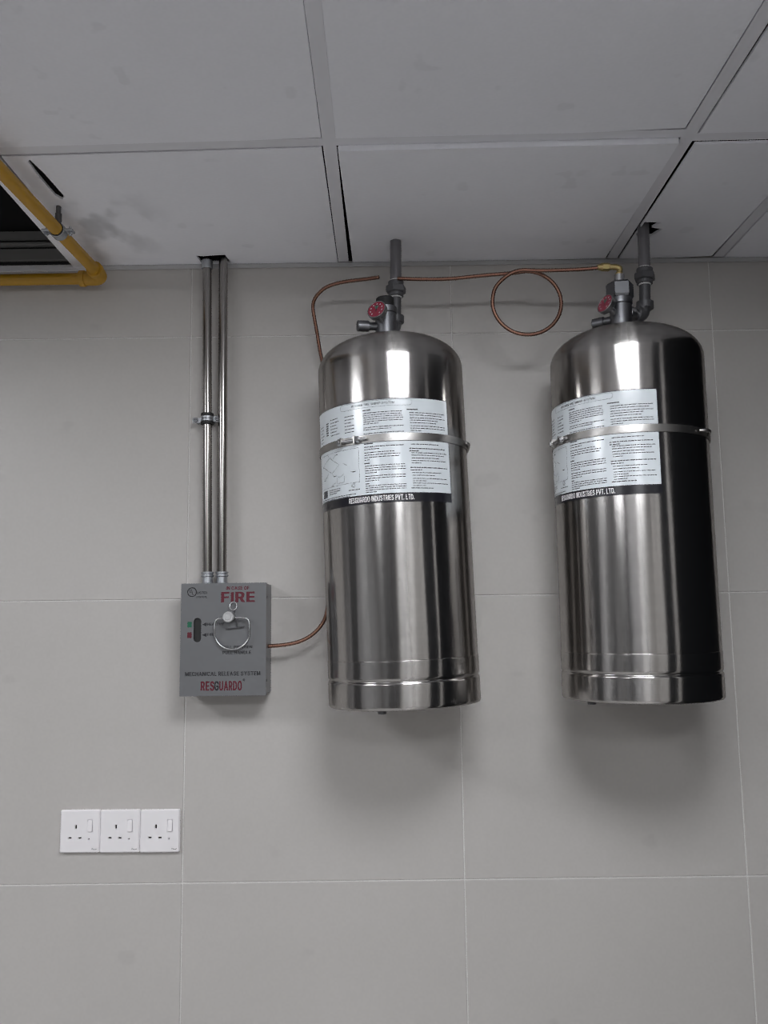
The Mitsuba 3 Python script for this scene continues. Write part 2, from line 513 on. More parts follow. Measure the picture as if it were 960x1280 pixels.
def para(u0, u1, v_top, n, gap=.0046, seed=1, last=.6, h=.0015, short=0.0):
    """n lines of print too small to read: word-long dashes"""
    R_ = random.Random(seed)
    out = []
    for i in range(n):
        end = u1 if i < n - 1 else u0 + (u1 - u0) * last
        end -= R_.random() * short * (u1 - u0)
        u = u0
        v = v_top - i * gap
        while u < end - .002:
            w = .003 + .007 * R_.random()
            e = min(u + w, end)
            out.append((u, e, v - h, v))
            u = e + .0011
    return out


ZL0, ZB, ZL1 = .383, .4005, .583                # foot and head of the label, top of its black band


def label_art(key, fr):
    r = fr.R
    lb = add(key + '__label', fr(sheets([(0, LW, ZL0, ZL1)], r + .0004)), 'm_labelblack', True, label='black-edged printed instruction label around the tank')
    add(lb + '__white_field', fr(sheets([(.0016, LW - .0018, ZB, ZL1 - .0016)], r + .0008)), 'm_label', True, label='white field of fine print')
    rp = r + .0011
    add(lb + '__lettering', fr(curved_text('RESGUARDO INDUSTRIES PVT. LTD.', .1120, .2420, ZL0 + .0042, .0098, r + .0008, True, .06)), 'm_white', label='white lettering RESGUARDO INDUSTRIES PVT. LTD.')
    add(lb + '__lettering', fr(curved_text('KITCHEN FIRE SNIPER SYSTEM', .1260, .2120, ZL1 - .0112, .0042, rp - .0001)), 'm_ink', label='title KITCHEN FIRE SNIPER SYSTEM')
    a, b, cy, hh = .104, .2400, ZL1 - .0090, .0058
    ol = [[(a, cy + hh), (b, cy + hh)], arc(b, cy, hh, 90, -90), [(b, cy - hh), (a, cy - hh)], arc(a, cy, hh, 270, 90)]
    rects, bold = [], []
    T0 = ZL1
    # right column
    u0, u1 = .2400, .3170
    bold += [(u0 - .005, u0 + .017, T0 - .0245, T0 - .0225)]
    rects += para(u0, u1, T0 - .029, 2, seed=1, last=.9) + para(u0, u1, T0 - .039, 2, seed=2, last=.8) + para(u0, u1, T0 - .0485, 1, seed=3, last=.75)
    rects += para(u0, u1, T0 - .0545, 3, seed=4, last=.3) + para(u0, u1, T0 - .0685, 1, last=.95, seed=5)
    rects += para(u0, u1, T0 - .090, 1, seed=6, last=.75) + para(u0, u1, T0 - .1065, 2, seed=71, last=.95) + para(u0, u1, T0 - .1165, 1, seed=72, last=.75)
    bold += para(u0 - .004, u1 - .004, T0 - .098, 2, seed=7, last=.25, h=.0019)
    rects += para(u0, u1, T0 - .1215, 2, seed=8, last=.28)
    bold += para(u0 - .003, u1, T0 - .1345, 2, seed=9, last=.28, h=.0019)
    rects += para(u0, u1, T0 - .1445, 1, seed=10, last=.8) + para(u0, u1, T0 - .1495, 1, seed=11, last=.6)
    rects += para(u0 + .001, u1, T0 - .1555, 2, seed=12, last=.35) + para(u0 + .001, u1, T0 - .1645, 2, seed=13, last=.35)
    bold += para(u0 - .003, u1, T0 - .1735, 1, seed=14, last=.55, h=.0019)
    # middle column
    u0, u1 = .1500, .2280
    bold += [(u0, u0 + .016, T0 - .0215, T0 - .0195)]
    rects += para(u0, u1, T0 - .0255, 6, .0042, seed=20, last=.4, short=.03) + para(u0, u1, T0 - .0535, 2, .0042, seed=21, last=.7)
    rects += para(u0, u1, T0 - .0650, 2, .0046, seed=22, last=.85)
    bold += [(u0, u0 + .018, T0 - .0865, T0 - .0845)]
    rects += para(u0, u1, T0 - .0910, 2, seed=231, last=.4) + para(u0, u1, T0 - .1020, 4, .0046, seed=23, last=.2, short=.25)
    bold += [(u0 - .001, u0 + .010, T0 - .1240, T0 - .1220)]
    rects += para(u0, u1, T0 - .1275, 4, .0044, seed=24, last=.3) + para(u0, u1, T0 - .1470, 3, .0044, seed=25, last=.35)
    bold += [(u0, u0 + .008, T0 - .1630, T0 - .1610)]
    rects += para(u0, u1, T0 - .1655, 4, .0040, seed=26, last=.3)
    # left column: a small table, a sketch in a frame, marks and lines of print
    bold += [(.048, .058, T0 - .0300 - .0046 * i, T0 - .0276 - .0046 * i) for i in range(0, 6)]
    for i in range(6):
        rects += para(.016, .040, T0 - .030 - .0062 * i, 1, seed=40 + i, last=.9, short=.3)
        rects += para(.066, .098, T0 - .024 - .0062 * i, 1, seed=50 + i, last=.9, short=.3)
        rects += para(.108, .140, T0 - .026 - .0062 * i, 1, seed=60 + i, last=.9, short=.4)
    for i in range(5):
        rects += para(.018 + .011 * (i % 2), .130, T0 - .0860 + .0175 - .0035 * i, 1, seed=70 + i, last=.8, short=.5)[::2]
    dz = T0 - .0905
    fr_box = [[(.010, dz), (.138, dz), (.138, dz - .066), (.010, dz - .066), (.010, dz)]]
    sk = [[(.020, dz - .022), (.030, dz - .022), (.066, dz - .040), (.090, dz - .026), (.058, dz - .008), (.020, dz - .022)], [(.066, dz - .040), (.074, dz - .050)], [(.058, dz - .008), (.050, dz + -.001)],
          [(.060, dz - .006), (.068, dz - .014), (.078, dz - .006)], [(.098, dz - .024), (.110, dz - .030)], [(.030, dz - .046), (.046, dz - .044), (.050, dz - .038)],
          [(.084, dz - .048), (.090, dz - .052), (.100, dz - .046)], [(.082, dz - .050), (.082, dz - .062), (.102, dz - .062), (.102, dz - .050)], [(.090, dz - .052), (.090, dz - .048)],
          [(.066, dz - .062), (.078, dz - .060)], [(.118, dz - .044), (.126, dz - .046)]]
    for (u, v) in ((.078, dz - .005), (.028, dz - .048), (.072, dz - .046), (.062, dz - .064), (.122, dz - .044)):
        bold += [(u, u + .008, v - .0014, v)]
    bold += [(.020, .044, T0 - .1745, T0 - .1605)]
    rects += para(.052, .090, T0 - .162, 3, .0040, seed=80, last=.8) + para(.112, .138, T0 - .1695, 1, seed=81, last=1.)
    rects += para(.014, .138, T0 - .1775, 1, .0032, seed=82, last=.95) + para(.014, .120, T0 - .1800 - .0008, 1, .0032, seed=83, last=.95)
    sk += [arc(.124, T0 - .1615, .0042, 0, 360, 16), arc(.124, T0 - .1615, .0026, 0, 360, 12)]
    add(lb + '__fine_print', fr(sheets(rects + bold, rp)), 'm_print', True, label='dark lines of fine print', kind='stuff')
    add(lb + '__drawing', fr(cat(strokes(ol, .0006, rp), strokes(fr_box, .0005, rp), strokes(sk, .0006, rp))), 'm_print', True, label='thin line drawing and rounded title frame', kind='stuff')
    add(lb + '__crescent', fr(strokes([arc(.0285, T0 - .1675, .0036, 100, 260, 10)], .0016, rp + .0002)), 'm_white')


def dome_profile(R, zs, hd, n=2.2, rmin=.02, k=26):
    out = []
    for i in range(k + 1):
        th = PI / 2 * i / k
        r, z = R * max(math.cos(th), 0) ** (2 / n), zs + hd * math.sin(th) ** (2 / n)
        if r > rmin:
            out.append((r, z))
    return out


def make_tank(fr, label, connected, turn=0.0):
    R = fr.R
    vf = Frame(0, 0, 0, R, turn)
    vf.M = fr.M @ vf.M; vf.M[0, 3] -= .004   # the valve is screwed in a little further on one tank
    t = thing('fire_suppressant_tank', label, 'tank', 'stainless steel fire suppressant tanks on the wall')
    prof = [(R, .088 + (.672 - .088) * i / 14) for i in range(15)] + dome_profile(R, .673, .0745, rmin=.022) + [(.022, .7475)]
    b, uv = lathe(prof, 288, uvs=True)
    # the rolled sheet is not perfectly round: faint upright ripples, fading out on the dome
    bv = np.array(b.vertices)
    th = np.arctan2(bv[:, 1], bv[:, 0])
    wob = meshkit.fbm(np.stack([np.cos(th) * 4.5 + 9, np.sin(th) * 4.5 + 9, bv[:, 2] * .9], -1), 4, seed=int(abs(fr.M[0, 3]) * 1000)) - .5
    fade = np.clip((.66 - bv[:, 2]) / .15, 0, 1)
    bv[:, :2] *= (1 + (.0075 * wob * fade / 1.0))[:, None]
    b = trimesh.Trimesh(bv, b.faces, process=False)
    add(t + '__body', fr(b), 'm_steel', True, uv)
    sk = [(0, .014), (R - .016, .012), (R - .010, .0015), (R - .005, 0), (R - .0012, .0009), (R + .0006, .0035), (R + .0010, .008), (R + .0010, .046), (R + .0007, .0495), (R - .0012, .0508), (R - .0016, .0525),
          (R - .0012, .0545), (R + .0006, .0558), (R + .0008, .060), (R + .0008, .086), (R + .0008, .0898), (R + .0003, .0906), (R - .001, .0907)]
    s_, uv = lathe(sk, 160, uvs=True)
    add(t + '__skirt', fr(s_), 'm_steel', True, uv, label='pressed base ring with a rolled groove')
    add(t + '__drain_plug', fr(cyl((-.045, -.125, -.006), (-.045, -.125, .013), .008, 16)), 'm_pipe', 40)
    label_art(t, fr)
    # valve on the neck
    v = add(t + '__valve', vf(lathe([(0, .744), (.027, .744), (.027, .7535), (.0225, .756), (.0225, .8015), (.0215, .803), (0, .803)], 48)), 'm_valve', 40, label='grey metal valve body')
    add(v + '__collar', vf(lathe([(0, .803), (.0235, .803), (.0245, .8045), (.0245, .8155), (.023, .817), (0, .817)], 48)), 'm_valve', 40)
    if connected:
        add(v + '__hex_nut', vf(hexprism((0, 0, .817), (0, 0, .8505), .0282)), 'm_valve', label='large hexagonal nut')
        add(v + '__nipple', vf(lathe([(0, .850), (.0115, .850), (.0115, .854), (.0105, .855), (.0105, .869), (0, .869)], 32)), 'm_chrome', 40)
    else:
        add(v + '__cap', vf(lathe([(0, .817), (.0185, .817), (.019, .819), (.019, .836), (.017, .838), (0, .838)], 32)), 'm_rubber', 40, label='low black cap')
    # side stub: at the left of the valve
    add(v + '__side_stub', vf(cat(cyl((-.018, -.004, .776), (-.044, -.010, .7755), .0085), cyl((-.036, -.008, .7756), (-.060, -.014, .775), .0115))), 'm_valve', 40, label='short capped stub')
    # outlet
    o = np.array([math.sin(math.radians(162)), -math.cos(math.radians(162)), 0])
    add(v + '__outlet', vf(cat(cyl(o * .018 + [0, 0, .788], o * .030 + [0, 0, .788], .0145), cyl(o * .029 + [0, 0, .788], o * .040 + [0, 0, .788], .0115))), 'm_chrome', 40)
    # pressure gauge
    n = np.array([-.42, -.83, .34]); n /= np.linalg.norm(n)
    c = np.array([-.019, -.041, .799])
    gf = Frame(0, 0, 0, R, 6.0 if turn else 0.0)
    gf.M = fr.M @ gf.M; gf.M[0, 3] -= .004
    g = t + '__gauge'
    add(g, gf(cat(lathe([(0, -.013), (.017, -.013), (.0205, -.010), (.0212, 0), (.0205, .0012), (.0192, .0012), (.0188, 0), (0, 0)], 48, n, c),
                  cyl((-.008, -.016, .782), c - n * .010, .0068))), 'm_chrome', 40, label='round pressure gauge with a red dial')
    add(g + '__dial', gf(lathe([(0, .0001), (.0187, .0001), (.0187, .0005), (0, .0005)], 48, n, c)), 'm_gaugered', label='red dial')
    up = np.array([0, 0, 1]) - n * n[2]; up /= np.linalg.norm(up)
    rt = np.cross(up, n)
    def on(x, y, h): return c + rt * x + up * y + n * h
    gs = [(0, -.002)] + arc(0, -.002, .0115, 62, 118, 8)
    vv = np.array([on(x, y, .0008) for x, y in gs])
    add(g + '__green_zone', gf(trimesh.Trimesh(vv, [(0, i, i + 1) for i in range(1, len(gs) - 1)], process=False)), 'm_gaugegreen')
    vv = np.array([on(x, y, .0011) for x, y in [(-.0009, -.006), (.0009, -.006), (.0003, .0125), (-.0003, .0125)]])
    add(g + '__needle', gf(trimesh.Trimesh(vv, [(0, 1, 2), (0, 2, 3)], process=False)), 'm_ink')
    ring = []
    for i in range(9):
        a = math.radians(-50 + i * 35)
        ring.append([on(.0135 * math.cos(a) + dx, .0135 * math.sin(a) + dy, .0008) for dx, dy in ((-.0012, -.0014), (.0012, -.0014), (.0012, .0014), (-.0012, .0014))])
    vv = np.array(ring).reshape(-1, 3)
    add(g + '__figures', gf(trimesh.Trimesh(vv, [(4 * i + a, 4 * i + b, 4 * i + c_) for i in range(9) for a, b, c_ in ((0, 1, 2), (0, 2, 3))], process=False)), 'm_label')
    return t


frL = Frame(.4755, -.166, .385, .1497, 0, -.030)
frR = Frame(.9425, -.180, .392, .1530, -TILT, 0.0)
make_tank(frL, 'steel tank nearer the grey control box, its label facing the viewer, black valve cap', False)
make_tank(frR, 'steel tank with its label turned left and a copper tube joined to its valve', True, -10.0)


# ------------------------------------------------------------------ straps around the tanks
def strap(fr, za, label, bolt_a, hook):
    t = thing('tank_strap', label, 'strap', 'steel straps around the tanks')
    r0, r1, h = fr.R + .0009, fr.R + .0026, .0075
    b = lathe([(r0, za - h), (r1 - .0003, za - h), (r1, za - h + .0005), (r1, za + h - .0005), (r1 - .0003, za + h), (r0, za + h), (r0, za - h)], 128)
    add(t + '__band', fr(b), 'm_strap', 40)
    def pos(deg, r, dz=0):
        a = math.radians(deg); return np.array([r * math.sin(a), -r * math.cos(a), za + dz])
    a = bolt_a
    r2 = fr.R + .009
    # clamp ears with the bolt between them
    for d in (-6.5, 4.5):
        e0, e1 = pos(a + d, r1 - .0005), pos(a + d, r1 + .010)
        tang = pos(a + d + 1, 1) - pos(a + d, 1); tang[2] = 0; tang /= np.linalg.norm(tang)
        q = []
        for s in (-.0015, .0015):
            for z in (-.0075, .0075):
                q += [e0 + tang * s + [0, 0, z], e1 + tang * s + [0, 0, z]]
        add(t + '__ear', fr(trimesh.convex.convex_hull(np.array(q))), 'm_strap')
    add(t + '__bolt', fr(cat(cyl(pos(a - 8, r2), pos(a + 13, r2), .0030, 16), )), 'm_chrome', 40, label='bright bolt shank')
    add(t + '__nut', fr(hexprism(pos(a + 5.5, r2), pos(a + 8, r2), .0062)), 'm_chrome')
    add(t + '__nut', fr(hexprism(pos(a - 10, r2), pos(a - 7.4, r2), .0068)), 'm_chrome')
    # hook rods that hold the band to the wall plate
    for s in hook:
        p0 = pos(s[0], fr.R + .0055)
        p0w = fr.pt(*p0)
        sx = 1 if p0w[0] > fr.pt(0, 0, za)[0] else -1
        p1w = np.array([p0w[0] + sx * .010, -.035, p0w[2] - .002])
        pm = fr.pt(*pos(s[1], fr.R + .006))
        add(t + '__hook', tube(spline([p0w, pm, p1w, [p1w[0] + sx * .002, -.0015, p1w[2] - .004]], 8), .0032, 12), 'm_strap', True, label='bent rod hook going back to the wall')
    c = fr.pt(0, 0, za)
    gap = -(c[1]) - fr.R
    add(t + '__wall_plate', bx(c[0] - .03, c[0] + .03, -(gap - .003), -.0008, c[2] - .10, c[2] + .10), 'm_zinc')


strap(frL, .507, 'steel strap clamped around the tank whose label faces the viewer, bolt left of the middle', -33.0, [(66, 76)])
strap(frR, .507, 'steel strap around the tank with the turned label, rod hook showing at its right side', -36.0, [(78, 92)])

# ------------------------------------------------------------------ discharge pipes
def discharge(fr, label, top, zu, turn=0.0):
    t = thing('discharge_pipe', label, 'pipe')
    q_ = math.radians(162 + turn)
    o = np.array([math.sin(q_), -math.cos(q_), 0])
    a = fr.pt(*(o * .0405 + [0, 0, .788])) - np.array([.004, 0, 0])
    b = fr.pt(*(o * .0570 + [0, 0, .788]))
    top = np.array(top)
    r = .0122
    x = lambda z: b + (top - b) * (z - b[2]) / (top[2] - b[2])
    d = (b - a) / np.linalg.norm(b - a)
    e = b - d * .004
    path = [a, e - d * .010] + [e - d * .010 * (1 - math.sin(q)) + np.array([0, 0, .018 * (1 - math.cos(q))]) for q in np.linspace(.15, PI / 2, 9)] + [x(b[2] + .022)]
    add(t + '__elbow', cat(tube(path, .0150, 24), cyl(x(b[2] + .014), x(b[2] + .030), .0178), cyl(a - d * .001, a + d * .009, .0172)), 'm_pipe', 40, label='dark pipe elbow')
    add(t + '__lower_pipe', cyl(x(b[2] + .026), x(zu + .002), r - .0006), 'm_pipe', 40)
    add(t + '__union', cat(cyl(x(zu), x(zu + .010), .0165), hexprism(x(zu + .008), x(zu + .024), .0225, .1), cyl(x(zu + .023), x(zu + .034), .0170)), 'm_pipe', 25, label='dark threaded union')
    add(t + '__sealing_tape', cyl(x(zu - .003), x(zu + .0005), r + .0006), 'm_tape', 40, label='ring of white sealing tape')
    add(t + '__sealing_tape', cyl(x(zu + .0335), x(zu + .0375), r + .0009), 'm_tape', 40)
    add(t + '__riser', cyl(x(zu + .030), top + [0, 0, .10], r), 'm_riser', 40)


discharge(frL, 'grey pipe rising into the ceiling from behind the valve with the black cap', (.4725, -.117, H), 1.246)
discharge(frR, 'grey pipe rising into a ragged ceiling hole beside the valve with the hexagonal nut', (1.003, -.160, H), 1.249, -10.0)

# ------------------------------------------------------------------ copper tubes
CR = .0040
t = thing('copper_tube', 'bent copper tube from the control box up behind the tank to an open end', 'tube')
add(t + '__tube', tube(spline([(.186, -.050, .4965), (.215, -.050, .4985), (.250, -.049, .5045), (.280, -.047, .519), (.3015, -.044, .541), (.3105, -.036, .562), (.316, -.026, .61), (.318, -.020, .75),
                               (.318, -.018, .9), (.316, -.020, 1.03), (.3065, -.030, 1.115), (.300, -.040, 1.148), (.2945, -.050, 1.185), (.2885, -.062, 1.222), (.2870, -.070, 1.250), (.296, -.080, 1.2640), (.3125, -.090, 1.276), (.340, -.100, 1.2835), (.384, -.110, 1.2865), (.4345, -.125, 1.2865)], 10), CR, 14), 'm_copper', True)
t = thing('copper_tube', 'copper tube with a round coil between the two tanks, ending in a brass fitting', 'tube')
L = []
c0, rr = np.array([.748, -.150, 1.2140]), .0735
L += [(.474, -.132, 1.2800), (.53, -.135, 1.2765), (.585, -.138, 1.2755), (.63, -.141, 1.2780), (.680, -.143, 1.2815)]
for i in range(0, 22):
    a = math.radians(105 - 15 * i)
    L.append((c0[0] + rr * math.cos(a), -.146 - .012 * i / 22, c0[2] + rr * .97 * math.sin(a) + .001))
L += [(.722, -.161, 1.2795), (.760, -.164, 1.2810), (.80, -.167, 1.2790), (.86, -.172, 1.2785), (.905, -.178, 1.2800)]
add(t + '__tube', tube(spline(L, 6), CR, 14), 'm_copper', True)
vt = frR.pt(0, 0, .868) - np.array([.004, 0, 0])
add(t + '__flare_nut', cat(hexprism((.905, -.1775, 1.2802), (.920, -.1785, 1.2795), .0088), lathe([(0, 0), (.0086, 0), (.0050, .011), (0, .011)], 16, (-1, 0, 0), (.9055, -.1775, 1.2802))), 'm_brass', 30, label='brass flare nut')
add(t + '__brass_elbow', cat(tube(spline([(.918, -.1785, 1.2795), (.932, -.1797, 1.2788), (.9405, -.180, 1.2745), (vt[0], vt[1], 1.265), (vt[0], vt[1], 1.2605)], 6), .0060, 14), cyl((vt[0], vt[1], 1.2595), (vt[0], vt[1], 1.2655), .0082, 24)), 'm_brass', 40, label='small brass elbow')

# ------------------------------------------------------------------ control box
D = -.085
BX0, BX1, BZ0, BZ1 = .0075, .1875, .3965, .6310
t = thing('control_box', 'grey steel release control box with red FIRE lettering and a wire pull handle', 'control box')
body = cat(rbx(BX0 + .0015, BX1 - .0005, D + .014, -.0012, BZ0 + .0015, BZ1 - .0015, .0012))
add(t + '__case', body, 'm_box')
# lid with the slot cut out
outer = sbox(BX0, BZ0, BX1, BZ1)
def px(u, v):      # wall-parallel metres on the lid from photograph-like lid coordinates (0..1)
    return BX0 + u * (BX1 - BX0), BZ1 - v * (BZ1 - BZ0)
sx, sz = px(.196, .417)
slot = sbox(sx - .0001, sz - .0175, sx + .0001, sz + .0175).buffer(.0078, 12)
lid = front(poly(outer.buffer(-.0015).buffer(.0015, 4).difference(slot), 0, .002), 0, D + .002, 0)
rim = front(poly(outer.difference(sbox(BX0 + .0012, BZ0 + .0012, BX1 - .0012, BZ1 - .0012)), 0, .014), 0, D + .015, 0)
add(t + '__lid', cat(lid, rim), 'm_box', label='grey front lid with printed lettering')
add(t + '__slot', bx(sx - .010, sx + .010, D + .0035, D + .0065, sz - .028, sz + .028), 'm_hole', label='black oval indicator slot')
for (u, v) in ((1.0, .13), (1.0, .87), (0.0, .87)):
    x_, z_ = px(u, v)
    s_ = 1 if u > .5 else -1
    add(t + '__screw', cyl((x_ - s_ * .002, D + .008, z_), (x_ + s_ * .0016, D + .008, z_), .0028, 14), 'm_pipe', 40)
def tx(s, u0, u1, v, cap, mat, bold=True, lab=None, heavy=0.06):
    x0, z0 = px(u0, v); x1, _ = px(u1, v)
    add(t + '__lettering', text(s, x0, x1, z0, cap, D, bold, heavy=heavy), mat, label=lab)
tx('IN CASE OF', .530, .800, .060, .0068, 'm_red', True, 'red lettering IN CASE OF')
tx('FIRE', .470, .865, .170, .0205, 'm_red', True, 'large red lettering FIRE', .09)
tx('LISTED', .185, .305, .094, .0046, 'm_ink', True, 'black lettering LISTED')
tx('CONTROL', .175, .305, .130, .0036, 'm_ink', False, 'black lettering CONTROL')
tx('HEALTHY', .310, .508, .378, .0052, 'm_ink', True, 'black lettering HEALTHY')
tx('FIRE', .310, .410, .470, .0052, 'm_ink', True, 'black lettering FIRE')
tx('PULL PIN THEN', .490, .840, .583, .0054, 'm_ink', True, 'black lettering PULL PIN THEN')
tx('PULL HANDLE', .495, .825, .633, .0060, 'm_ink', True, 'black lettering PULL HANDLE')
tx('MECHANICAL RELEASE SYSTEM', .062, .935, .822, .0078, 'm_ink', True, 'black lettering MECHANICAL RELEASE SYSTEM')
tx('RES', .245, .402, .950, .0180, 'm_red', True, 'red lettering RES', .10)
tx('G', .402, .456, .950, .0180, 'm_ink', True, 'black letter G', .10)
tx('UARDO', .460, .722, .950, .0180, 'm_red', True, 'red lettering UARDO', .10)
# marks
def ringpoly(cx, cz, r0, r1):
    return poly(Polygon([(math.cos(a) * r1, math.sin(a) * r1) for a in np.linspace(0, 2 * PI, 33)[:-1]], [[(math.cos(a) * r0, math.sin(a) * r0) for a in np.linspace(0, 2 * PI, 33)[:-1]]]), 0, .0004), cx, cz
mm_, cx, cz = ringpoly(*px(.128, .078), .0082, .0102)
add(t + '__round_mark', front(mm_, cx, D, cz), 'm_ink', label='black ring mark with the letters UL')
x0, z0 = px(.128, .078)
add(t + '__round_mark__lettering', cat(text('U', x0 - .0050, x0 - .0004, z0 - .0012, .0070, D, True), text('L', x0 + .0002, x0 + .0044, z0 - .0055, .0070, D, True)), 'm_ink')
mm_, cx, cz = ringpoly(*px(.745, .862), .0016, .0023)
add(t + '__round_mark', front(mm_, cx, D, cz), 'm_ink')
x0, z0 = px(.745, .862)
add(t + '__round_mark_001__lettering', text('R', x0 - .0009, x0 + .0009, z0 - .0011, .0022, D, True), 'm_ink')
for v, mat, nm in ((.368, 'm_green', 'green status square'), (.462, 'm_red', 'red status square')):
    x0, z0 = px(.105, v)
    add(t + '__status_square', bx(x0 - .0045, x0 + .0045, D - .0004, D + .0002, z0 - .0058, z0 + .0058), mat, label=nm)
    x0, z0 = px(.278, v)
    add(t + '__arrow', front(poly(Polygon([(-.005, 0), (.0045, -.0042), (.0045, .0042)]), 0, .0004), x0, D, z0), 'm_ink')
# pull handle: a D of thick wire, with a round seal, a ring and a pin
hx, hz = px(.600, .31)
hl, hr = px(.410, 0)[0], px(.815, 0)[0]
w_ = (hr - hl) / 2; hc = (hl + hr) / 2
yh = D - .012
pth = [(hc, yh, hz), (hl + .012, yh, hz - .001), (hl + .004, yh, hz - .004), (hl + .0005, yh, hz - .012), (hl + .0002, yh, hz - .030)]
pth += [(hc - w_ * math.cos(a), yh + .004, hz - .032 - w_ * .93 * math.sin(a)) for a in np.linspace(.25, PI - .25, 9)]
pth += [(hr - .0002, yh, hz - .030), (hr - .0005, yh, hz - .012), (hr - .004, yh, hz - .004), (hr - .012, yh, hz - .001), (hc + .001, yh, hz)]
h = add(t + '__pull_handle', tube(spline(pth, 8), .0021, 12), 'm_chrome', True, label='D-shaped wire pull handle')
bx_, bz_ = px(.620, .330)
add(h + '__boss', cyl((hc, D + .001, hz + .001), (hc, D - .020, hz + .001), .0072), 'm_chrome', 40)
add(h + '__seal', cat(lathe([(0, 0), (.0100, 0), (.0112, .001), (.0112, .003), (.0098, .0042), (.0072, .0036), (.006, .0048), (0, .0052)], 32, (-.08, -1, .1), (hc - .006, D - .021, hz + .001))), 'm_seal', 40, label='round pale tamper seal')
rp_ = [(hc + .002 + .0075 * math.cos(a), D - .010 + .003 * math.sin(a), hz + .024 + .0085 * math.sin(a)) for a in np.linspace(0, 2 * PI, 25)[:-1]]
add(h + '__ring', tube(rp_, .0013, 10, closed=True), 'm_chrome', True)
add(h + '__pin', cat(cyl((hc + .004, D - .008, hz + .016), (hc + .006, D - .020, hz - .004), .0016, 12), cyl((hc - .014, D - .004, hz - .024), (hc + .026, D - .005, hz - .0185), .0012, 10), cyl((hc + .008, D - .010, hz - .004), (hc + .010, D - .004, hz - .022), .0010, 10)), 'm_pipe', 40, label='thin locking pin')

# ------------------------------------------------------------------ conduits
CY = -.028
for x0, x1, lab in ((.0405, .0510, 'steel conduit from the ceiling to the control box, held by the clamp'), (.0775, .0825, 'steel conduit from the ceiling to the control box, right beside the clamped one')):
    t = thing('conduit', lab, 'conduit', 'steel conduits above the control box')
    xa = lambda z: x0 + (x1 - x0) * (H - z) / (H - .631)
    cp = lambda z: np.array([xa(z), CY, z])
    add(t + '__pipe', cyl(cp(.640), cp(H + .12), .0098), 'm_conduit', 40)
    add(t + '__connector', cat(cyl(cp(.6300), cp(.6345), .0135), cyl(cp(.634), cp(.648), .0112), cyl(cp(.6475), cp(.652), .0138), cyl(cp(.6515), cp(.655), .0118), cyl(cp(.6545), cp(.6585), .0138)), 'm_zinc', 40, label='bright ribbed connector')
    if x0 < .06:
        add(t + '__coupler', cyl(cp(1.352), cp(1.372), .0125), 'm_zinc', 40)
t = thing('conduit_clamp', 'bright saddle clamp with two screws and black lining holding the conduit', 'clamp')
cz_ = 1.0005
cxx = .0405 + .0105 * (H - cz_) / (H - .631)
add(t + '__lining', cat(collar((cxx, CY, cz_ - .0125), (cxx, CY, cz_ - .006), .0101, .0148), collar((cxx, CY, cz_ + .006), (cxx, CY, cz_ + .0125), .0101, .0142)), 'm_rubber', 40, label='black rubber lining')
add(t + '__saddle', cat(collar((cxx, CY, cz_ - .006), (cxx, CY, cz_ - .0008), .0101, .0135), collar((cxx, CY, cz_ + .0004), (cxx, CY, cz_ + .006), .0101, .0135), bx(cxx - .0125, cxx + .0125, CY + .0102, -.0005, cz_ - .006, cz_ + .006),
                        rbx(cxx - .034, cxx - .010, CY + .002, CY + .005, cz_ - .008, cz_ + .004, .0008), rbx(cxx + .010, cxx + .034, CY + .002, CY + .005, cz_ - .006, cz_ + .008, .0008),
                        cyl((cxx - .026, CY + .004, cz_ - .002), (cxx - .026, -.0005, cz_ - .002), .004), cyl((cxx + .024, CY + .004, cz_), (cxx + .024, -.0005, cz_), .004)), 'm_zinc', 40)
for dx, dz in ((-.026, -.002), (.0225, .001)):
    add(t + '__screw', cat(cyl((cxx + dx, CY + .003, cz_ + dz), (cxx + dx, CY - .002, cz_ + dz), .0052, 20)), 'm_valve', 40)
    add(t + '__screw_slot', bx(cxx + dx - .0035, cxx + dx + .0035, CY - .0023, CY - .0018, cz_ + dz - .0006, cz_ + dz + .0006), 'm_rubber')

# ------------------------------------------------------------------ yellow gas pipe
t = thing('gas_pipe', 'yellow pipe along the wall top turning at an elbow under the ceiling hatch', 'pipe')
GR, gyy, gz = .0128, -.032, 1.331
def run(y):
    return np.array([-.199 - .047 * (-y - .03), y, 1.3345])
add(t + '__wall_pipe', cyl((-1.9, gyy, gz - .006), (-.225, gyy, gz), GR), 'm_yellow', 40)
add(t + '__ceiling_pipe', cyl(run(-.052), run(-2.4), GR), 'm_yellow', 40)
e0, e1 = np.array([-.245, gyy, gz]), run(-.072)
c_ = run(-.034)
el = [e0, (e0 + np.array([c_[0], gyy, gz])) / 2 + [.004, 0, 0]] + [np.array([c_[0] - .016 * (1 - math.sin(q)), gyy - .016 * (1 - math.cos(q)), gz + .002 * (1 - math.cos(q))]) for q in np.linspace(.1, PI / 2, 8)] + [e1]
add(t + '__elbow', cat(tube(el, .0160, 24), cyl((-.249, gyy, gz), (-.236, gyy, gz), .0182), cyl(run(-.064), run(-.078), .0182)), 'm_yellow', 40, label='fat yellow elbow')
t = thing('pipe_clamp', 'split ring clamp with winged bolts holding the yellow pipe below the ceiling', 'clamp')
pc = run(-.262)
dirp = (run(-1) - run(0)); dirp /= np.linalg.norm(dirp)
add(t + '__ring', collar(pc - dirp * .010, pc + dirp * .010, GR + .0014, GR + .0030), 'm_zinc', 40)
add(t + '__lining', collar(pc - dirp * .0125, pc + dirp * .0125, GR + .0001, GR + .0013), 'm_rubber', 40, label='black rubber lining')
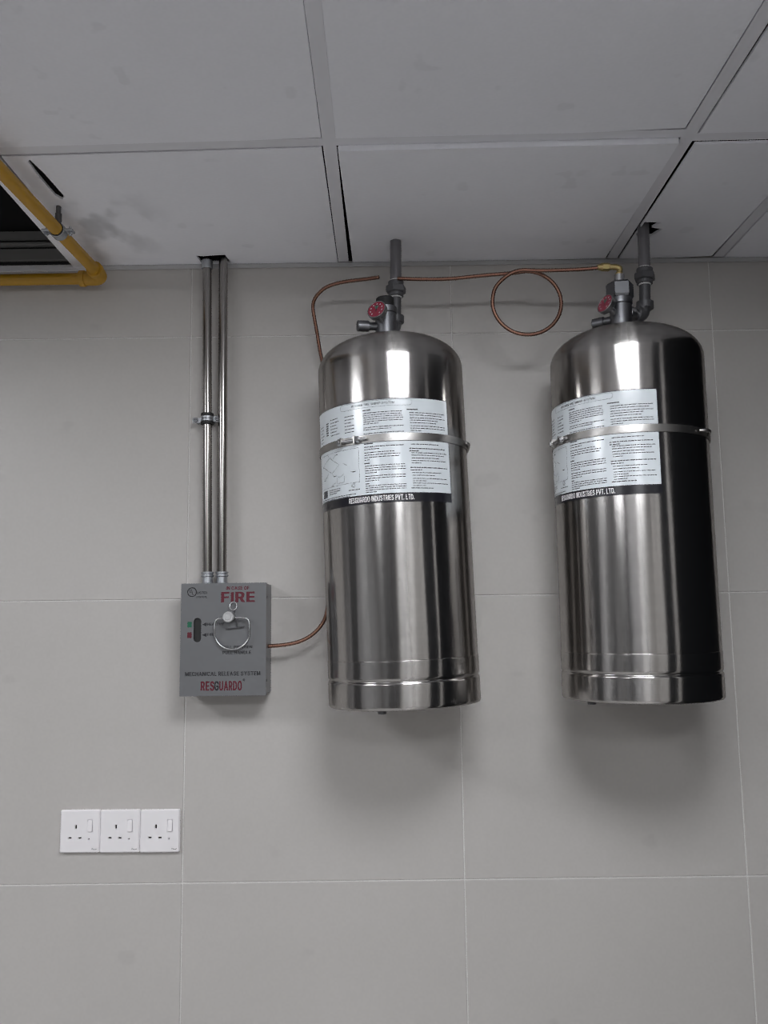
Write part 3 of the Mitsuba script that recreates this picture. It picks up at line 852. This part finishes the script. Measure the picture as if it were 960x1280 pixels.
for s in (-1, 1):
    q = pc + np.array([s * (GR + .009), 0, 0])
    add(t + '__ear', rbx(q[0] - .009, q[0] + .009, q[1] - .009, q[1] + .009, q[2] - .0022, q[2] + .0022, .0006), 'm_zinc')
    add(t + '__bolt', cat(cyl(q + [s * .002, 0, -.0095], q + [s * .002, 0, .010], .0026, 14), hexprism(q + [s * .002, 0, -.0065], q + [s * .002, 0, -.002], .0052)), 'm_zinc', 30)
rod0 = pc + np.array([.004, -.012, GR + .001])
add(t + '__hanger_rod', cat(cyl(rod0, (rod0[0] + .014, rod0[1] - .040, H + .05), .0048, 18), cyl(rod0, rod0 + (np.array([rod0[0] + .014, rod0[1] - .04, H + .05]) - rod0) * .2, .0066, 18)), 'm_pipe', 40, label='dark hanger rod')

# ------------------------------------------------------------------ wall sockets
import manifold3d as m3


def man(mesh):
    mesh = trimesh.Trimesh(mesh.vertices, mesh.faces, process=True)
    return m3.Manifold(m3.Mesh(np.array(mesh.vertices, np.float32), np.array(mesh.faces, np.uint32)))


SW, SH, SY = .0848, .0880, -.0098
def socket(x0, z0, lab):
    t = thing('wall_socket', lab, 'socket', 'row of white switched wall sockets')
    X = lambda u: x0 + u * SW
    Z = lambda v: z0 + (1 - v) * SH
    plate = man(rbx(x0 + .0003, x0 + SW - .0003, SY, -.0007, z0, z0 + SH, .0022))
    for u, v, w, h in ((.400, .395, .0022, .0042), (.255, .650, .0036, .0020), (.505, .655, .0036, .0020), (.735, .680, .0018, .0014)):
        plate = plate - man(bx(X(u) - w, X(u) + w, SY - .01, SY + .006, Z(v) - h, Z(v) + h))
    sw = (.690, .815, .235, .500)
    plate = plate - man(bx(X(sw[0]) - .0006, X(sw[1]) + .0006, SY - .01, SY + .006, Z(sw[3]) - .0006, Z(sw[2]) + .0006))
    add(t + '__plate', plate, 'm_white', 30)
    add(t + '__contacts', bx(X(.2), X(.85), SY + .0055, SY + .0072, Z(.72), Z(.2)), 'm_hole', label='dark pin holes')
    a, b, c, d = X(sw[0]), X(sw[1]), Z(sw[3]), Z(sw[2])
    pts = [(a, SY + .005, c), (b, SY + .005, c), (a, SY + .005, d), (b, SY + .005, d), (a + .0004, SY - .0034, c + .0004), (b - .0004, SY - .0034, c + .0004), (a + .0004, SY - .0004, d - .0004), (b - .0004, SY - .0004, d - .0004)]
    add(t + '__rocker', trimesh.convex.convex_hull(np.array(pts)), 'm_white', label='white rocker switch')
    pl = [(X(.81 + .018 * i), SY - .0003, Z(.93) + [0, .0030, .0012, .0002, .0012, .0002, .0014, .0008][i]) for i in range(8)]
    add(t + '__logo', tube(spline(pl, 3), .00035, 6), 'm_ink', True, label='small dark script mark')


for i, (x0, z0, lab) in enumerate(((-.2605, .0665, 'white switched socket farthest from the tile joint, at the left end of the row'), (-.1752, .0658, 'white switched socket in the middle of the row of three'),
                                   (-.0899, .0652, 'white switched socket nearest the vertical tile joint, right end of the row'))):
    socket(x0, z0, lab)
